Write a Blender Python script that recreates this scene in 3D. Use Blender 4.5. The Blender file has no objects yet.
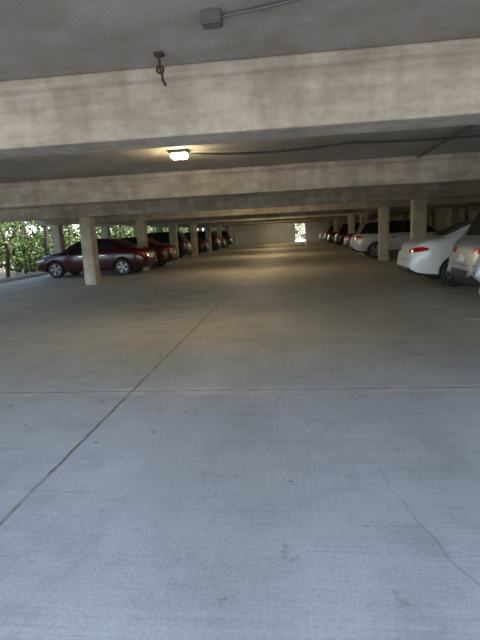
import bpy, bmesh, math, random
from mathutils import Vector, Matrix
random.seed(7)
S = bpy.context.scene
COL = S.collection

# ------------------------------------------------------------------ materials
def new_mat(name):
    m = bpy.data.materials.new(name); m.use_nodes = True
    nt = m.node_tree
    b = nt.nodes.get("Principled BSDF")
    return m, nt, b
def N(nt, t, **kw):
    n = nt.nodes.new(t)
    for k, v in kw.items(): setattr(n, k, v)
    return n
def simple(name, col, rough=0.5, metal=0.0, coat=0.0, emit=None, es=0.0, noise=0.06):
    m, nt, b = new_mat(name)
    b.inputs["Roughness"].default_value = rough
    b.inputs["Metallic"].default_value = metal
    b.inputs["Coat Weight"].default_value = coat
    tc = N(nt, "ShaderNodeTexCoord"); nz = N(nt, "ShaderNodeTexNoise")
    nz.inputs["Scale"].default_value = 6
    nt.links.new(tc.outputs["Object"], nz.inputs["Vector"])
    mx = N(nt, "ShaderNodeMixRGB"); mx.blend_type = 'MIX'
    mx.inputs[1].default_value = (*[c*(1-noise) for c in col], 1)
    mx.inputs[2].default_value = (*[min(1, c*(1+noise)) for c in col], 1)
    nt.links.new(nz.outputs["Fac"], mx.inputs[0])
    nt.links.new(mx.outputs[0], b.inputs["Base Color"])
    if emit:
        b.inputs["Emission Color"].default_value = (*emit, 1)
        b.inputs["Emission Strength"].default_value = es
    return m

def concrete(name, c1, c2, rough=0.8, scale=1.5, stretch=(1,1,1), streak=0.25, bump=0.15, blotch=0.0, board=0.0):
    m, nt, b = new_mat(name)
    L = nt.links.new
    geo = N(nt, "ShaderNodeNewGeometry")
    def noise(sc, det, st=(1, 1, 1), rgh=.62):
        mp = N(nt, "ShaderNodeMapping"); mp.inputs["Scale"].default_value = st
        L(geo.outputs["Position"], mp.inputs["Vector"])
        n = N(nt, "ShaderNodeTexNoise"); n.inputs["Scale"].default_value = sc; n.inputs["Detail"].default_value = det; n.inputs["Roughness"].default_value = rgh
        L(mp.outputs[0], n.inputs["Vector"]); return n.outputs["Fac"]
    def ramp(src, p0, a, p1, bb):
        r = N(nt, "ShaderNodeValToRGB"); r.color_ramp.elements[0].position = p0; r.color_ramp.elements[1].position = p1
        r.color_ramp.elements[0].color = (*a, 1); r.color_ramp.elements[1].color = (*bb, 1); L(src, r.inputs[0]); return r.outputs[0]
    def mul(a, c):
        x = N(nt, "ShaderNodeMixRGB"); x.blend_type = 'MULTIPLY'; x.inputs[0].default_value = 1
        L(a, x.inputs[1]); L(c, x.inputs[2]); return x.outputs[0]
    c = ramp(noise(scale, 8, stretch), .32, c1, .68, c2)
    pit = noise(45, 3)
    c = mul(c, ramp(pit, .26, (.78, .76, .74), .38, (1, 1, 1)))
    k = 1-streak
    c = mul(c, ramp(noise(1.3, 4, (3.5, 3.5, .5)), .35, (k, k*.97, k*.92), .6, (1, 1, 1)))
    if blotch:
        k = 1-blotch
        c = mul(c, ramp(noise(2.3, 7, (1, 1, 1.6), .7), .40, (k, k*.98, k*.94), .58, (1, 1, 1)))
    if board:
        k = 1-board
        c = mul(c, ramp(noise(1.0, 5, (.6, .6, 14), .6), .38, (k, k, k*.97), .60, (1, 1, 1)))
    L(c, b.inputs["Base Color"])
    b.inputs["Roughness"].default_value = rough
    bp = N(nt, "ShaderNodeBump"); bp.inputs["Strength"].default_value = bump; bp.inputs["Distance"].default_value = .02
    L(pit, bp.inputs["Height"]); L(bp.outputs[0], b.inputs["Normal"])
    return m

def floor_material():
    m, nt, b = new_mat("floor_concrete"); L = nt.links.new
    geo = N(nt, "ShaderNodeNewGeometry")
    sep = N(nt, "ShaderNodeSeparateXYZ"); L(geo.outputs["Position"], sep.inputs[0])
    def noise(scale, detail=6, stretch=(1, 1, 1), rough=.6, off=0):
        mp = N(nt, "ShaderNodeMapping"); mp.inputs["Scale"].default_value = stretch; mp.inputs["Location"].default_value = (off, off*.7, off*.3)
        L(geo.outputs["Position"], mp.inputs["Vector"])
        n = N(nt, "ShaderNodeTexNoise"); n.inputs["Scale"].default_value = scale; n.inputs["Detail"].default_value = detail; n.inputs["Roughness"].default_value = rough
        L(mp.outputs[0], n.inputs["Vector"]); return n.outputs["Fac"]
    def ramp(src, p0, c0, p1, c1):
        r = N(nt, "ShaderNodeValToRGB"); r.color_ramp.elements[0].position = p0; r.color_ramp.elements[1].position = p1
        r.color_ramp.elements[0].color = (*c0, 1); r.color_ramp.elements[1].color = (*c1, 1); L(src, r.inputs[0]); return r.outputs[0]
    def mul(a, c, f=1.0):
        x = N(nt, "ShaderNodeMixRGB"); x.blend_type = 'MULTIPLY'; x.inputs[0].default_value = f
        L(a, x.inputs[1]); L(c, x.inputs[2]); return x.outputs[0]
    def math_(op, a, bb):
        x = N(nt, "ShaderNodeMath"); x.operation = op
        for i, q in enumerate((a, bb)):
            if q is None: continue
            if isinstance(q, (int, float)): x.inputs[i].default_value = q
            else: L(q, x.inputs[i])
        return x.outputs[0]
    base = ramp(noise(.9, 8), .3, (.50, .49, .475), .7, (.61, .60, .585))
    c = mul(base, ramp(noise(.55, 5, (1.2, .45, 1)), .36, (.84, .83, .80), .56, (1, 1, 1)))
    c = mul(c, ramp(noise(2.6, 9, (1, 1, 1), .78, 9.3), .40, (.87, .865, .86), .52, (1, 1, 1)))
    broom = noise(3.2, 6, (.35, 16, 1), .7)
    c = mul(c, ramp(broom, .35, (.88, .88, .88), .62, (1.0, 1.0, 1.0)))
    broom2 = noise(5, 4, (14, .5, 1), .7)
    c = mul(c, ramp(broom2, .35, (.93, .93, .93), .62, (1.0, 1.0, 1.0)))
    fine = noise(60, 4, (1, 1, 1), .7)
    c = mul(c, ramp(fine, .3, (.80, .80, .80), .6, (1, 1, 1)))
    c = mul(c, ramp(noise(4.5, 3), .26, (.66, .64, .62), .33, (1, 1, 1)))
    c = mul(c, ramp(noise(11, 2, (1, 1, 1), .5, 3.1), .22, (.40, .39, .38), .26, (1, 1, 1)))
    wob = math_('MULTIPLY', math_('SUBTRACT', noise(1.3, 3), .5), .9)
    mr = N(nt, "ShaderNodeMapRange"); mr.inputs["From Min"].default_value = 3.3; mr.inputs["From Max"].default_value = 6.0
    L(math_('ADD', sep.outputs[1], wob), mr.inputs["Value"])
    mx = N(nt, "ShaderNodeMixRGB"); mx.blend_type = 'MULTIPLY'; L(mr.outputs[0], mx.inputs[0]); L(c, mx.inputs[1]); mx.inputs[2].default_value = (.98, .88, .72, 1)  # warm indoor lamplight painted into the floor colour beyond the first beam
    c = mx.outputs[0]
    # saw joints
    jn = math_('MULTIPLY', math_('SUBTRACT', noise(6, 3), .5), .03)
    dx = math_('ABSOLUTE', math_('ADD', math_('ADD', sep.outputs[0], 1.53), jn), None)
    jx = math_('LESS_THAN', dx, .012)
    yy = math_('ADD', math_('ADD', sep.outputs[1], -4.12 + 55), jn)
    my = math_('MODULO', yy, 5.5)
    jy = math_('LESS_THAN', my, .018)
    mm = math_('MODULO', math_('ADD', yy, .10), 5.5)
    dust = math_('MULTIPLY', math_('LESS_THAN', mm, .20), ramp(noise(5, 5, (1, 1, 1), .7, 5), .42, (0, 0, 0), .62, (.45, .45, .45)))
    md = N(nt, "ShaderNodeMixRGB"); L(dust, md.inputs[0]); L(c, md.inputs[1]); md.inputs[2].default_value = (.68, .61, .52, 1)
    c = md.outputs[0]
    j = math_('MAXIMUM', jx, jy)
    gap = ramp(noise(3.5, 3), .38, (.35, .35, .35), .55, (.85, .85, .85))
    mj = N(nt, "ShaderNodeMixRGB"); L(math_('MULTIPLY', j, gap), mj.inputs[0]); L(c, mj.inputs[1]); mj.inputs[2].default_value = (.16, .10, .06, 1)
    L(mj.outputs[0], b.inputs["Base Color"])
    rr = ramp(noise(1.1, 5), .3, (.62, .62, .62), .7, (.78, .78, .78)); L(rr, b.inputs["Roughness"])
    bp = N(nt, "ShaderNodeBump"); bp.inputs["Strength"].default_value = .18; bp.inputs["Distance"].default_value = .01
    L(math_('ADD', broom, fine), bp.inputs["Height"]); L(bp.outputs[0], b.inputs["Normal"])
    return m

def leaf_material():
    m, nt, b = new_mat("leaf_green"); L = nt.links.new
    geo = N(nt, "ShaderNodeNewGeometry")
    r = N(nt, "ShaderNodeValToRGB")
    r.color_ramp.elements[0].color = (.006, .020, .004, 1); r.color_ramp.elements[1].color = (.14, .21, .04, 1)
    L(geo.outputs["Random Per Island"], r.inputs[0])
    L(r.outputs[0], b.inputs["Base Color"]); b.inputs["Roughness"].default_value = .55
    tr = N(nt, "ShaderNodeBsdfTranslucent"); L(r.outputs[0], tr.inputs["Color"])
    ms = N(nt, "ShaderNodeMixShader"); ms.inputs[0].default_value = .35
    L(b.outputs[0], ms.inputs[1]); L(tr.outputs[0], ms.inputs[2])
    L(ms.outputs[0], nt.nodes["Material Output"].inputs["Surface"])
    return m

M_beam = concrete("beam_concrete", (.38, .34, .275), (.55, .50, .42), scale=1.2, stretch=(.5, 1, 2.5), streak=.20, blotch=.26, board=.12)
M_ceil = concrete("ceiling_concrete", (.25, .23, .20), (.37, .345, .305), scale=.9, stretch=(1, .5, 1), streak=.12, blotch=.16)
M_col = concrete("column_concrete", (.44, .385, .295), (.62, .56, .45), scale=2, streak=.2, blotch=.15)
M_wall = concrete("wall_concrete", (.52, .52, .51), (.64, .64, .63), scale=.8, streak=.12)
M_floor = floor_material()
M_leaf = leaf_material()
M_bark = concrete("bark", (.03, .022, .015), (.08, .06, .045), scale=6, stretch=(3, 3, .5))
M_soil = concrete("soil", (.10, .08, .055), (.20, .16, .11), scale=4, rough=.95)
M_steel = simple("galvanised_conduit", (.10, .095, .09), .5, .3)
M_dark = simple("dark_plastic", (.03, .03, .03), .55)
M_rust = simple("rusty_iron", (.05, .032, .02), .7, .3)
M_lamp = simple("lamp_lens", (1, .85, .5), .4, emit=(1.0, .84, .42), es=14)
M_line = simple("line_paint", (.62, .61, .56), .6, noise=.2)
M_crack = simple("crack_dark", (.20, .19, .18), .9)
M_glass = simple("car_glass", (.012, .014, .016), .06, coat=.3)
M_tire = simple("tyre_rubber", (.02, .02, .02), .75)
M_rim = simple("alloy_rim", (.32, .33, .34), .35, .8)
M_well = simple("wheel_well", (.01, .01, .01), .9)
M_red = simple("tail_lamp", (.42, .008, .010), .18, coat=.4)
M_head = simple("head_lamp", (.6, .62, .65), .12, coat=.8)
M_plate = simple("number_plate", (.6, .61, .64), .4)
M_chrome = simple("chrome", (.4, .4, .42), .2, 1.0)
PAINT = {}
def paint(n, c, r=.28, metal=.0, coat=.8):
    if n not in PAINT: PAINT[n] = simple("paint_"+n, c, r, metal, coat=coat, noise=.02)
    return PAINT[n]

# ------------------------------------------------------------------ helpers
def link(o, parent=None):
    COL.objects.link(o)
    if parent: o.parent = parent
    return o
def mesh_obj(name, verts, faces, mats=(), loc=(0, 0, 0), parent=None, smooth=False, fm=None):
    me = bpy.data.meshes.new(name); me.from_pydata(verts, [], faces); me.update()
    for m in mats: me.materials.append(m)
    if fm:
        for p, i in zip(me.polygons, fm): p.material_index = i
    if smooth:
        for p in me.polygons: p.use_smooth = True
    o = bpy.data.objects.new(name, me); o.location = loc
    return link(o, parent)
def box(name, x0, x1, y0, y1, z0, z1, mat, bevel=0.0, parent=None):
    cx, cy, cz = (x0+x1)/2, (y0+y1)/2, (z0+z1)/2
    bm = bmesh.new(); bmesh.ops.create_cube(bm, size=1)
    for v in bm.verts: v.co = Vector((v.co.x*(x1-x0), v.co.y*(y1-y0), v.co.z*(z1-z0)))
    if bevel > 0: bmesh.ops.bevel(bm, geom=bm.edges[:], offset=bevel, segments=2, affect='EDGES')
    me = bpy.data.meshes.new(name); bm.to_mesh(me); bm.free(); me.materials.append(mat)
    o = bpy.data.objects.new(name, me); o.location = (cx, cy, cz)
    return link(o, parent)
def tube(name, pts, r, mat, parent=None, cyc=False):
    cu = bpy.data.curves.new(name, 'CURVE'); cu.dimensions = '3D'; cu.bevel_depth = r; cu.bevel_resolution = 3; cu.use_fill_caps = True
    sp = cu.splines.new('POLY'); sp.points.add(len(pts)-1); sp.use_cyclic_u = cyc
    for p, q in zip(sp.points, pts): p.co = (*q, 1)
    cu.materials.append(mat)
    o = bpy.data.objects.new(name, cu); return link(o, parent)
def lathe(prof, seg=32):
    vs, fs, fm = [], [], []
    n = len(prof)
    for i in range(seg):
        a = 2*math.pi*i/seg
        for r, y, _ in prof: vs.append((r*math.cos(a), y, r*math.sin(a)))
    for i in range(seg):
        k = (i+1) % seg
        for j in range(n-1):
            fs.append((i*n+j, k*n+j, k*n+j+1, i*n+j+1)); fm.append(prof[j][2])
    return vs, fs, fm

# ------------------------------------------------------------------ building shell
X0, X1, Y0, Y1 = -10.9, 8.7, -.6, 59.0
ZB, ZC = 2.11, 2.57
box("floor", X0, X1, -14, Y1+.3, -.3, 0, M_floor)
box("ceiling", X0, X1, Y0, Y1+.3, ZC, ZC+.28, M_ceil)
beam_ys = [3.8+5.5*i for i in range(10)]
for y in beam_ys:
    w = .21
    prof = [(-w, ZB), (w, ZB), (w, ZC-.10), (w+.06, ZC-.07), (w+.06, ZC), (-w-.06, ZC), (-w-.06, ZC-.07), (-w, ZC-.10)]
    vs = [(xx, p[0], p[1]-ZB) for xx in (X0, X1) for p in prof]; n = len(prof)
    fs = [(i, (i+1) % n, n+(i+1) % n, n+i) for i in range(n)] + [tuple(range(n))[::-1], tuple(range(n, 2*n))]
    o = mesh_obj("ceiling_beam", vs, fs, [M_beam], loc=(0, y, ZB))
    bv = o.modifiers.new("b", 'BEVEL'); bv.width = .018; bv.segments = 2
def column(x, y, top=ZB):
    box("column", x-.19, x+.19, y-.2, y+.2, 0, top, M_col, .03)
for y in beam_ys[2:]:
    column(-6.43, y); column(3.65, y)
    column(-10.2, y)
for y in beam_ys[1:2]:
    column(3.65, y); column(-10.2, y)
for y in beam_ys[1:]:
    column(8.1, y)
# walls
box("wall_right", X1-.05, X1+.2, Y0, Y1+.3, 0, ZC, M_beam)
dx0, dx1, dh = .25, 1.45, 2.1
box("wall_far_left", X0, dx0, Y1, Y1+.25, 0, ZC, M_wall)
box("wall_far_right", dx1, X1-.05, Y1, Y1+.25, 0, ZC, M_wall)
box("wall_far_lintel", dx0, dx1, Y1, Y1+.25, dh, ZC, M_wall)
box("trim_curb", X0, X0+.16, 4, Y1, 0, .14, M_wall, .02)

def ground(name, x0, x1, y0, y1, z, mat):
    mesh_obj(name, [(x0, y0, 0), (x1, y0, 0), (x1, y1, 0), (x0, y1, 0)], [(0, 1, 2, 3)], [mat], loc=(0, 0, z))
ground("garden_ground", -60, 60, -60, 110, -.31, M_soil)
box("planting_bed", -16, X0-.01, -2, 70, -.3, -.02, M_soil)
# concrete path outside the far doorway
box("garden_path", -3, 5, Y1+.31, 66, -.3, -.01, M_wall)

# ------------------------------------------------------------------ hedge
def leaf_chunk(length, depth, height, nclump, nleaf, size, seed):
    rnd = random.Random(seed); vs, fs = [], []
    cl = [(rnd.uniform(0, length), rnd.uniform(-depth/2, depth/2), rnd.uniform(.1, height), rnd.uniform(.16, .40)) for _ in range(nclump)]
    for i in range(nleaf):
        c = rnd.choice(cl); s = c[3]
        p = Vector((c[1]+rnd.gauss(0, s), c[0]+rnd.gauss(0, s), max(.22, c[2]+rnd.gauss(0, s*.8))))
        d = Vector((rnd.uniform(-1, 1), rnd.uniform(-1, 1), rnd.uniform(-.9, .5))).normalized()
        n = d.cross(Vector((rnd.uniform(-1, 1), rnd.uniform(-1, 1), rnd.uniform(-1, 1)))).normalized()
        l = size*rnd.uniform(.6, 1.3); w = l*.38
        k = len(vs)
        vs += [p, p+d*l*.5+n*w, p+d*l, p+d*l*.5-n*w]
        fs.append((k, k+1, k+2, k+3))
    return vs, fs
def make_chunk(name, *a):
    vs, fs = leaf_chunk(*a); me = bpy.data.meshes.new(name); me.from_pydata([tuple(v) for v in vs], [], fs); me.materials.append(M_leaf); return me
chunks = [make_chunk("hedge_leaves_%d" % i, 6, 1.6, 3.9, 60, 4800, .17, 11+i) for i in range(3)]
for i in range(10):
    o = bpy.data.objects.new("hedge", chunks[i % 3]); o.location = (-13.0, 12+5.2*i, 0.0); link(o)
    rnd = random.Random(50+i)
    for t in range(4):
        x, y = rnd.uniform(-.4, .8), rnd.uniform(.3, 5)
        tube("trunk_%d" % t, [(x, y, -.02), (x+rnd.uniform(-.1, .1), y+rnd.uniform(-.2, .2), 1.3), (x+rnd.uniform(-.3, .3), y+rnd.uniform(-.5, .5), 3.4)], rnd.uniform(.05, .12), M_bark, parent=o)
big = make_chunk("tree_leaves", 9, 3, 6.5, 46, 3600, .28, 77)
for i in range(7):
    o = bpy.data.objects.new("tree", big); o.location = (-20.5, 12+9*i, 0); link(o)
    tube("trunk", [(0, 4, -.3), (.1, 4.2, 3), (0, 4.6, 6)], .16, M_bark, parent=o)
o = bpy.data.objects.new("shrub", chunks[1]); o.location = (3.5, 68.5, -.2); o.rotation_euler[2] = math.pi/2; link(o)

# ------------------------------------------------------------------ cars
def build_body(kind):
    # x, zb, zs(shoulder), w(half), zr(top), wr(half top)
    if kind == "sedan":
        st = [(0.00, .40, .78, .62, .84, .50), (.05, .32, .88, .76, .95, .62), (.16, .25, .94, .86, 1.02, .70), (.45, .22, .96, .90, 1.065, .73),
              (.72, .20, .965, .905, 1.09, .72), (.80, .20, .965, .905, 1.11, .715), (1.15, .20, .965, .91, 1.29, .64), (1.50, .20, .96, .91, 1.405, .59), (1.60, .20, .96, .91, 1.42, .585),
              (2.05, .20, .955, .91, 1.445, .585), (2.13, .20, .95, .91, 1.445, .585), (2.65, .20, .94, .91, 1.425, .59), (2.80, .20, .935, .91, 1.39, .60), (3.15, .20, .925, .91, 1.20, .68),
              (3.46, .20, .91, .905, 1.01, .74), (3.54, .20, .905, .905, .985, .745), (3.95, .20, .86, .90, .94, .74), (4.30, .22, .78, .87, .86, .68), (4.50, .26, .70, .79, .74, .58), (4.60, .34, .60, .66, .63, .45)]
        gl = (.80, 3.46); rear = (.80, 1.50); front = (2.80, 3.46); bp = (2.05, 2.13); L = 4.6
    else:
        st = [(0.00, .46, .92, .66, .99, .55), (.05, .38, 1.00, .80, 1.06, .66), (.14, .30, 1.04, .88, 1.10, .74), (.20, .28, 1.05, .90, 1.14, .745), (.36, .26, 1.05, .915, 1.42, .68), (.50, .25, 1.05, .92, 1.60, .64), (.58, .25, 1.05, .92, 1.63, .635),
              (1.10, .25, 1.04, .92, 1.67, .635), (1.20, .25, 1.04, .92, 1.675, .635), (2.10, .25, 1.03, .92, 1.675, .635), (2.20, .25, 1.03, .92, 1.67, .635), (2.70, .25, 1.02, .92, 1.64, .64), (2.85, .25, 1.02, .92, 1.61, .65), (3.20, .25, 1.01, .92, 1.37, .71),
              (3.50, .25, 1.00, .915, 1.14, .76), (3.58, .25, .99, .91, 1.10, .765), (4.00, .25, .96, .905, 1.05, .76), (4.35, .27, .88, .88, .97, .70), (4.52, .32, .80, .80, .86, .60), (4.60, .40, .70, .68, .74, .48)]
        gl = (.20, 3.50); rear = (.20, .50); front = (2.85, 3.50); bp = (2.10, 2.20); L = 4.6
    rings = []
    for x, zb, zs, w, zr, wr in st:
        zm = zb + (zs-zb)*.52
        dz = zr - zs
        h = [(0, zb), (w*.80, zb), (w*.96, zb+.07), (w, zm), (w*.985, zs-.10), (w*.955, zs-.015),
             (w*.93, zs+min(.02, dz*.2)), (wr+.03 if dz > .2 else w*.90, zr-max(.02, min(.075, dz*.4))), (wr*.93, zr-.012), (wr*.5, zr), (0, zr+.01)]
        def sh(z):
            if x < .6: return x + .13*max(0, (z-.55)/.45)*(1-x/.6)
            if x > L-.5: return x - .10*max(0, (z-.45)/.35)*((x-(L-.5))/.5)
            return x
        pts = [(sh(z), y, z) for y, z in h]
        full = pts + [(a, -b, c) for a, b, c in pts[1:-1][::-1]]
        rings.append(full)
    n = len(rings[0]); vs = [p for r in rings for p in r]; fs = []; fm = []
    def band(j):
        return j if j < 10 else 19-j
    for i in range(len(rings)-1):
        xa, xb = st[i][0], st[i+1][0]
        for j in range(n):
            k = (j+1) % n
            fs.append((i*n+j, (i+1)*n+j, (i+1)*n+k, i*n+k))
            b = band(j); m = 0
            ing = xa >= gl[0]-1e-4 and xb <= gl[1]+1e-4
            if ing and b == 6 and not (abs(xa-bp[0]) < 1e-3):
                m = 1
            if ing and b == 6 and abs(xa-bp[0]) < 1e-3: m = 2
            if kind == "sedan" and b == 6 and xa < 1.14 and xa > .7: m = 0
            if b in (8, 9) and ((xa >= rear[0]-1e-4 and xb <= rear[1]+1e-4) or (xa >= front[0]-1e-4 and xb <= front[1]+1e-4)): m = 1
            if b in (0, 1): m = 2
            fm.append(m)
    fs.append(tuple(range(n))); fm.append(0)
    fs.append(tuple(range((len(rings)-1)*n, len(rings)*n))[::-1]); fm.append(0)
    me = bpy.data.meshes.new("b"); me.from_pydata(vs, [], fs)
    for m in (PAINT_DEF, M_glass, M_dark, M_well): me.materials.append(m)
    for p, i in zip(me.polygons, fm): p.material_index = i; p.use_smooth = True
    bm = bmesh.new(); bm.from_mesh(me); bmesh.ops.recalc_face_normals(bm, faces=bm.faces[:])
    cl = bm.edges.layers.float.get('crease_edge') or bm.edges.layers.float.new('crease_edge')
    for e in bm.edges:
        mi = {f.material_index for f in e.link_faces}
        if len(mi) > 1: e[cl] = .6
    bm.to_mesh(me); bm.free()
    o = bpy.data.objects.new("tmp", me); COL.objects.link(o)
    s = o.modifiers.new("s", 'SUBSURF'); s.levels = 2; s.render_levels = 2
    cut = []
    wx = (.98, 3.68)
    R = .385 if kind == "suv" else .365
    zc = .345 if kind == "suv" else .325
    for x in wx:
        for sgn in (-1, 1):
            bm = bmesh.new()
            bmesh.ops.create_cone(bm, cap_ends=True, segments=36, radius1=R, radius2=R, depth=.5)
            bmesh.ops.rotate(bm, verts=bm.verts, matrix=Matrix.Rotation(math.pi/2, 3, 'X'))
            bmesh.ops.translate(bm, verts=bm.verts, vec=(x, sgn*.88, zc))
            cm = bpy.data.meshes.new("c"); bm.to_mesh(cm); bm.free()
            for _ in range(4): cm.materials.append(M_well)
            for p in cm.polygons: p.material_index = 3
            co = bpy.data.objects.new("c", cm); COL.objects.link(co); cut.append(co)
            md = o.modifiers.new("b", 'BOOLEAN'); md.operation = 'DIFFERENCE'; md.object = co; md.solver = 'EXACT'
    dg = bpy.context.evaluated_depsgraph_get()
    out = bpy.data.meshes.new_from_object(o.evaluated_get(dg)); out.name = "body_"+kind
    for c in cut + [o]: bpy.data.objects.remove(c, do_unlink=True)
    return out
PAINT_DEF = paint("default", (.5, .5, .5))
BODY = {k: build_body(k) for k in ("sedan", "suv")}

def wheel_mesh(R):
    prof = [(R*.66, -.10, 0), (R*.80, -.115, 0), (R*.95, -.105, 0), (R, -.07, 0), (R, .07, 0), (R*.95, .105, 0), (R*.80, .115, 0), (R*.66, .10, 0)]
    vs, fs, fm = lathe(prof)
    def add(v, f, m):
        k = len(vs); vs.extend(v); fs.extend([tuple(i+k for i in q) for q in f]); fm.extend([m]*len(f))
    for sg in (-1, 1):
        v, f, m = lathe([(R*.70, sg*.10, 1), (R*.66, sg*.104, 1), (R*.61, sg*.09, 1), (R*.60, sg*.04, 1)]); add(v, f, 1)
        v, f, m = lathe([(R*.61, sg*.035, 2), (.001, sg*.035, 2)]); add(v, f, 2)
        v, f, m = lathe([(R*.17, sg*.05, 1), (R*.16, sg*.09, 1), (.001, sg*.095, 1)], 16); add(v, f, 1)
        for s in range(5):
            for off in (-.14, .14):
                a = 2*math.pi*s/5 + off
                ca, sa = math.cos(a), math.sin(a); c2, s2 = -sa, ca
                v = []
                for rr, ww in ((R*.10, .018), (R*.64, .024)):
                    for yy in (sg*.055, sg*.095):
                        for t in (-1, 1): v.append((rr*ca+t*ww*c2, yy, rr*sa+t*ww*s2))
                add(v, [(0, 1, 3, 2), (4, 6, 7, 5), (0, 2, 6, 4), (1, 5, 7, 3), (2, 3, 7, 6), (0, 4, 5, 1)], 1)
    me = bpy.data.meshes.new("wheel"); me.from_pydata(vs, [], fs)
    for m in (M_tire, M_rim, M_dark): me.materials.append(m)
    for p, i in zip(me.polygons, fm): p.material_index = i; p.use_smooth = i == 0
    bm = bmesh.new(); bm.from_mesh(me); bmesh.ops.recalc_face_normals(bm, faces=bm.faces[:]); bm.to_mesh(me); bm.free()
    return me
WH = {"sedan": wheel_mesh(.325), "suv": wheel_mesh(.345)}

from mathutils.bvhtree import BVHTree
TREE = {}
for k, me in BODY.items():
    bm = bmesh.new(); bm.from_mesh(me); TREE[k] = BVHTree.FromBMesh(bm); bm.free()
def shell_patch(kind, grid, off, thick=.0):
    t = TREE[kind]; vs = []; n = len(grid[0])
    for row in grid:
        for p in row:
            c, nn, i, d = t.find_nearest(Vector(p))
            if nn.dot(c-Vector((2.3, 0, .7))) < 0: nn = -nn
            vs.append(tuple(c+nn*off))
    fs = []
    for i in range(len(grid)-1):
        for j in range(n-1): fs.append((i*n+j, i*n+j+1, (i+1)*n+j+1, (i+1)*n+j))
    return vs, fs
def ray_patch(kind, pts_plan, z0f, z1f, rows, off):
    g = []
    for r in range(rows+1):
        row = []
        for q, (x, y) in enumerate(pts_plan):
            u = q/(len(pts_plan)-1)
            z = z0f(u) + (z1f(u)-z0f(u))*r/rows
            row.append((x, y, z))
        g.append(row)
    return shell_patch(kind, g, off)
DET = {}
def detail_meshes(kind):
    s = kind == "suv"
    out = []
    def mk(nm, v, f, m):
        me = bpy.data.meshes.new(nm); me.from_pydata(v, [], f); me.materials.append(m)
        for p in me.polygons: p.use_smooth = True
        out.append((nm, me))
    for sg in (-1, 1):
        plan = [(.02, sg*.42), (.03, sg*.5), (.05, sg*.62), (.08, sg*.72), (.14, sg*.82), (.22, sg*.88), (.30, sg*.92), (.38, sg*.93)]
        if s: z0, z1 = (lambda u: .86+.06*u), (lambda u: .97+.06*u)
        else: z0, z1 = (lambda u: .78+.05*u-.02*math.sin(u*3.1)), (lambda u: .86+.065*math.sin(min(1, u*1.3)*1.57)-.04*max(0, u-.75)*4)
        v, f = ray_patch(kind, plan, z0, z1, 4, .008); mk("tail_lamp_%s" % ("l" if sg > 0 else "r"), v, f, M_red)
        plan = [(4.62, sg*.38), (4.58, sg*.5), (4.52, sg*.64), (4.44, sg*.76), (4.3, sg*.86), (4.14, sg*.92)]
        b = .10 if s else 0
        v, f = ray_patch(kind, plan, lambda u: .60+b+.05*u, lambda u: .67+b+.09*u, 3, .008); mk("head_lamp_%s" % ("l" if sg > 0 else "r"), v, f, M_head)
        zt = .94 if not s else 1.03
        for q, (xa, xb) in enumerate(((1.28, 1.5), (2.12, 2.12), (3.1, 3.16))):
            g = []
            for r in range(9):
                z = .30+(zt-.30)*r/8; xx = xa+(xb-xa)*(r/8) if q != 0 else (1.45 if r < 3 else 1.42-.12*(r-3)/5)
                g.append([(xx-.006, sg*.93, z), (xx+.006, sg*.93, z)])
            v, f = shell_patch(kind, g, .003); mk("door_gap", v, f, M_dark)
        for xh in (1.62, 2.5):
            g = [[(xh, sg*.93, .80+(.08 if s else 0)+dz), (xh+.1, sg*.93, .80+(.08 if s else 0)+dz), (xh+.2, sg*.93, .80+(.08 if s else 0)+dz)] for dz in (-.012, .012)]
            v, f = shell_patch(kind, g, .02); mk("door_handle", v, f, M_chrome)
    g = [[(.0, y, z) for y in (-.6, -.3, 0, .3, .6)] for z in (.33, .38, .44)]
    if s: g = [[(.0, y, z) for y in (-.7, -.35, 0, .35, .7)] for z in (.40, .48, .58)]
    v, f = shell_patch(kind, g, .006); mk("rear_diffuser", v, f, M_dark)
    zc = .60 if not s else .66
    g = [[(x, y, z) for x, y in ((.25, -.9), (.1, -.82), (.03, -.65), (0, -.3), (0, 0), (0, .3), (.03, .65), (.1, .82), (.25, .9))] for z in (zc, zc+.012)]
    v, f = shell_patch(kind, g, .003); mk("bumper_gap", v, f, M_dark)
    zp = .68 if not s else .78
    g = [[(.0, y, z) for y in (-.16, .16)] for z in (zp-.06, zp+.07)]
    v, f = shell_patch(kind, g, .012); mk("number_plate", v, f, M_plate)
    g = [[(4.7, y, z) for y in (-.4, -.2, 0, .2, .4)] for z in (.40, .5, .6)]
    v, f = shell_patch(kind, g, .006); mk("grille", v, f, M_dark)
    return out
for k in BODY: DET[k] = detail_meshes(k)

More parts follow.
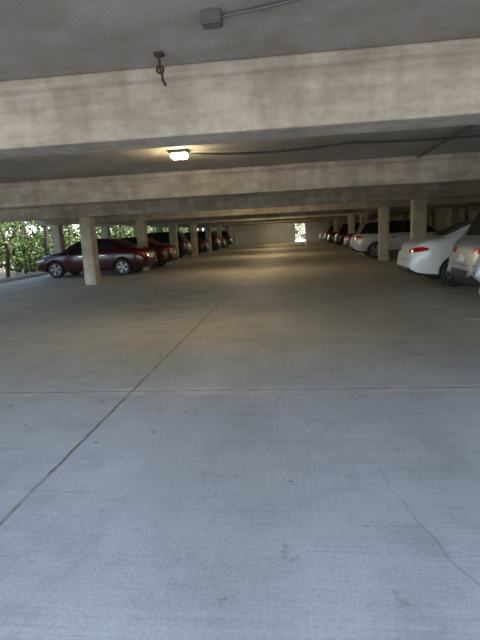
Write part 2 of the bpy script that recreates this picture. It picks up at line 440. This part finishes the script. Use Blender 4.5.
def mirror_mesh():
    bm = bmesh.new(); bmesh.ops.create_cube(bm, size=1)
    for v in bm.verts: v.co = Vector((v.co.x*.11, v.co.y*.2, v.co.z*.13))
    bmesh.ops.bevel(bm, geom=bm.edges[:], offset=.035, segments=3, affect='EDGES')
    me = bpy.data.meshes.new("mirror"); bm.to_mesh(me); bm.free(); me.materials.append(PAINT_DEF)
    for p in me.polygons: p.use_smooth = True
    return me
MIR = mirror_mesh()
def car(kind, tail_x, cy, flip, mat, scale=1.0, name=None):
    e = bpy.data.objects.new(name or kind, None); COL.objects.link(e); e.empty_display_size = .3
    e.location = (tail_x, cy, 0); e.rotation_euler[2] = math.pi if flip else 0
    e.scale = (scale,)*3
    b = bpy.data.objects.new("body", BODY[kind]); link(b, e)
    b.material_slots[0].link = 'OBJECT'; b.material_slots[0].material = mat
    R = .325 if kind == "sedan" else .345
    for i, x in enumerate((.98, 3.68)):
        for sgn in (-1, 1):
            w = bpy.data.objects.new("wheel_%d" % (i*2+(sgn > 0)), WH[kind]); w.location = (x, sgn*.785, R); link(w, e)
    for nm, me in DET[kind]:
        link(bpy.data.objects.new(nm, me), e)
    for sgn in (-1, 1):
        m = bpy.data.objects.new("side_mirror", MIR); m.location = (3.02, sgn*.96, .98 if kind == "sedan" else 1.08); link(m, e)
        m.material_slots[0].link = 'OBJECT'; m.material_slots[0].material = mat
    return e
P_wine = paint("wine", (.045, .002, .005), .2, 0, .25); P_red = paint("dark_red", (.05, .005, .006), .3, 0, .3); P_blk = paint("black", (.008, .008, .010), .28, 0, .3)
P_wht = paint("white", (.76, .76, .75)); P_sil = paint("silver", (.33, .35, .38), .3, .3); P_gry = paint("grey", (.05, .05, .055), .3, .2, .4); P_lsil = paint("light_silver", (.50, .50, .50), .3, .2)
# left row (nose to the garden)
car("sedan", -5.55, 18.75, True, P_wine)
car("sedan", -5.40, 21.9, True, P_red)
car("suv", -6.2, 29.0, True, P_blk)
car("sedan", -5.9, 33.6, True, P_blk)
car("suv", -5.9, 39.2, True, P_blk)
car("sedan", -5.9, 42.2, True, P_gry)
car("suv", -5.9, 47.5, True, P_gry)
# right row
car("suv", 2.90, 8.95, False, P_sil)
car("sedan", 2.55, 11.85, False, P_wht)
car("suv", 2.60, 22.6, False, P_lsil)
car("sedan", 2.9, 28.4, False, P_gry)
car("suv", 2.8, 34.0, False, P_blk)
car("sedan", 2.7, 39.4, False, P_blk)
car("suv", 2.8, 45.0, False, P_gry)
car("sedan", 2.6, 50.0, False, P_wht)

def line(x0, x1, y):
    mesh_obj("parking_line", [(x0, y-.05, 0), (x1, y-.05, 0), (x1, y+.05, 0), (x0, y+.05, 0)], [(0, 1, 2, 3)], [M_line], loc=(0, 0, .003))
line(2.45, 7.4, 7.15)
for i in range(1, 17):
    line(4.2, 7.4, 7.15+2.9*i if i < 3 else 7.15+2.75*i)
cp = [(.46, 2.68), (.485, 2.55), (.475, 2.45), (.53, 2.3), (.55, 2.15), (.60, 2.02), (.61, 1.9), (.68, 1.75), (.72, 1.6)]
vs = []; fs = []
for i, (x, y) in enumerate(cp): vs += [(x-.0014, y, 0), (x+.0014, y+.001, 0)]
for i in range(len(cp)-1): fs.append((2*i, 2*i+1, 2*i+3, 2*i+2))
mesh_obj("floor_crack", vs, fs, [M_crack], loc=(0, 0, .002))

# ------------------------------------------------------------------ light fixtures & conduit
def fixture(x, y, power):
    e = bpy.data.objects.new("ceiling_light_fixture", None); COL.objects.link(e); e.location = (x, y, ZC)
    box("housing", -.14, .14, -.10, .10, -.04, 0, M_steel, .01, parent=e)
    box("lens", -.115, .115, -.08, .08, -.11, -.04, M_lamp, .02, parent=e)
    l = bpy.data.lights.new("lamp", 'POINT'); l.shadow_soft_size = .05; l.energy = power; l.color = (1, .81, .50)
    o = bpy.data.objects.new("lamp", l); o.location = (0, 0, -.18); link(o, e)
for y, p in ((6.9, 14), (17.4, 45), (28.4, 60), (39.4, 60), (50.4, 60), (56.5, 18)):  # last fixture is unseen, added by the far wall to brighten it
    fixture(-1.55, y, p)
pts = []
for i in range(17):
    t = i/16; x = -1.40+4.5*t
    pts.append((x, 6.95+.05*math.sin(t*6), ZC-.045-.045*abs(math.sin(t*math.pi*2))))
tube("electrical_cable", pts, .016, M_dark)
tube("electrical_conduit", [(2.2, 4.0, ZC-.03), (2.2, 9.05, ZC-.03)], .018, M_steel)
e = bpy.data.objects.new("junction_box", None); COL.objects.link(e); e.location = (-.40, 2.80, ZC)
box("enclosure", -.055, .055, -.05, .05, -.07, 0, M_steel, .008, parent=e)
tube("conduit", [(.05, 0, -.03), (.12, 0, -.02), (.30, -.03, -.015), (.8, -.18, -.015), (1.8, -.4, -.015)], .009, M_steel, parent=e)
e = bpy.data.objects.new("pipe_hanger", None); COL.objects.link(e); e.location = (-.83, 3.3, ZC)
box("plate", -.03, .03, -.03, .03, -.02, 0, M_rust, .004, parent=e)
tube("rod", [(0, 0, 0), (0, 0, -.10), (.012, 0, -.125), (.012, 0, -.16), (.03, 0, -.20)], .009, M_rust, parent=e)
tube("clamp", [(.022*math.cos(a)+.0, 0, -.10+.022*math.sin(a)) for a in [i*math.pi/6 for i in range(12)]], .008, M_rust, parent=e, cyc=True)

# ------------------------------------------------------------------ sun + sky
w = bpy.data.worlds.new("World"); S.world = w; w.use_nodes = True
nt = w.node_tree; sky = nt.nodes.new("ShaderNodeTexSky"); sky.sky_type = 'NISHITA'; sky.sun_disc = False
sky.sun_elevation = math.radians(56); sky.sun_rotation = math.radians(90); sky.dust_density = 2.0; sky.air_density = .9
bg = nt.nodes["Background"]; nt.links.new(sky.outputs[0], bg.inputs[0]); bg.inputs[1].default_value = .54
sl = bpy.data.lights.new("sun", 'SUN'); sl.energy = 6.5; sl.angle = .01; sl.color = (1, .94, .84)
so = bpy.data.objects.new("sun", sl); COL.objects.link(so)
d = Vector((-.62, -.12, -.9)); so.rotation_euler = d.to_track_quat('-Z', 'Y').to_euler()
so.location = (0, 0, 20)

# ------------------------------------------------------------------ camera
p = math.radians(10.3); psi = math.radians(6.71); r = .05
R0 = Vector((math.cos(psi), math.sin(psi), 0)); Fh = Vector((-math.sin(psi), math.cos(psi), 0)); Z = Vector((0, 0, 1))
fwd = Fh*math.cos(p)-Z*math.sin(p); U0 = Fh*math.sin(p)+Z*math.cos(p)
right = R0*math.cos(r)-U0*math.sin(r); up = R0*math.sin(r)+U0*math.cos(r)
mat = Matrix((right, up, -fwd)).transposed().to_4x4(); mat.translation = (0, 0, 1.4)
cd = bpy.data.cameras.new("camera"); cd.lens = 27; cd.sensor_width = 36; cd.clip_end = 300
cam = bpy.data.objects.new("camera", cd); COL.objects.link(cam); cam.matrix_world = mat
S.camera = cam
try:
    S.view_settings.view_transform = 'Standard'
    S.view_settings.exposure = 1.2
except Exception as ex: print(ex)
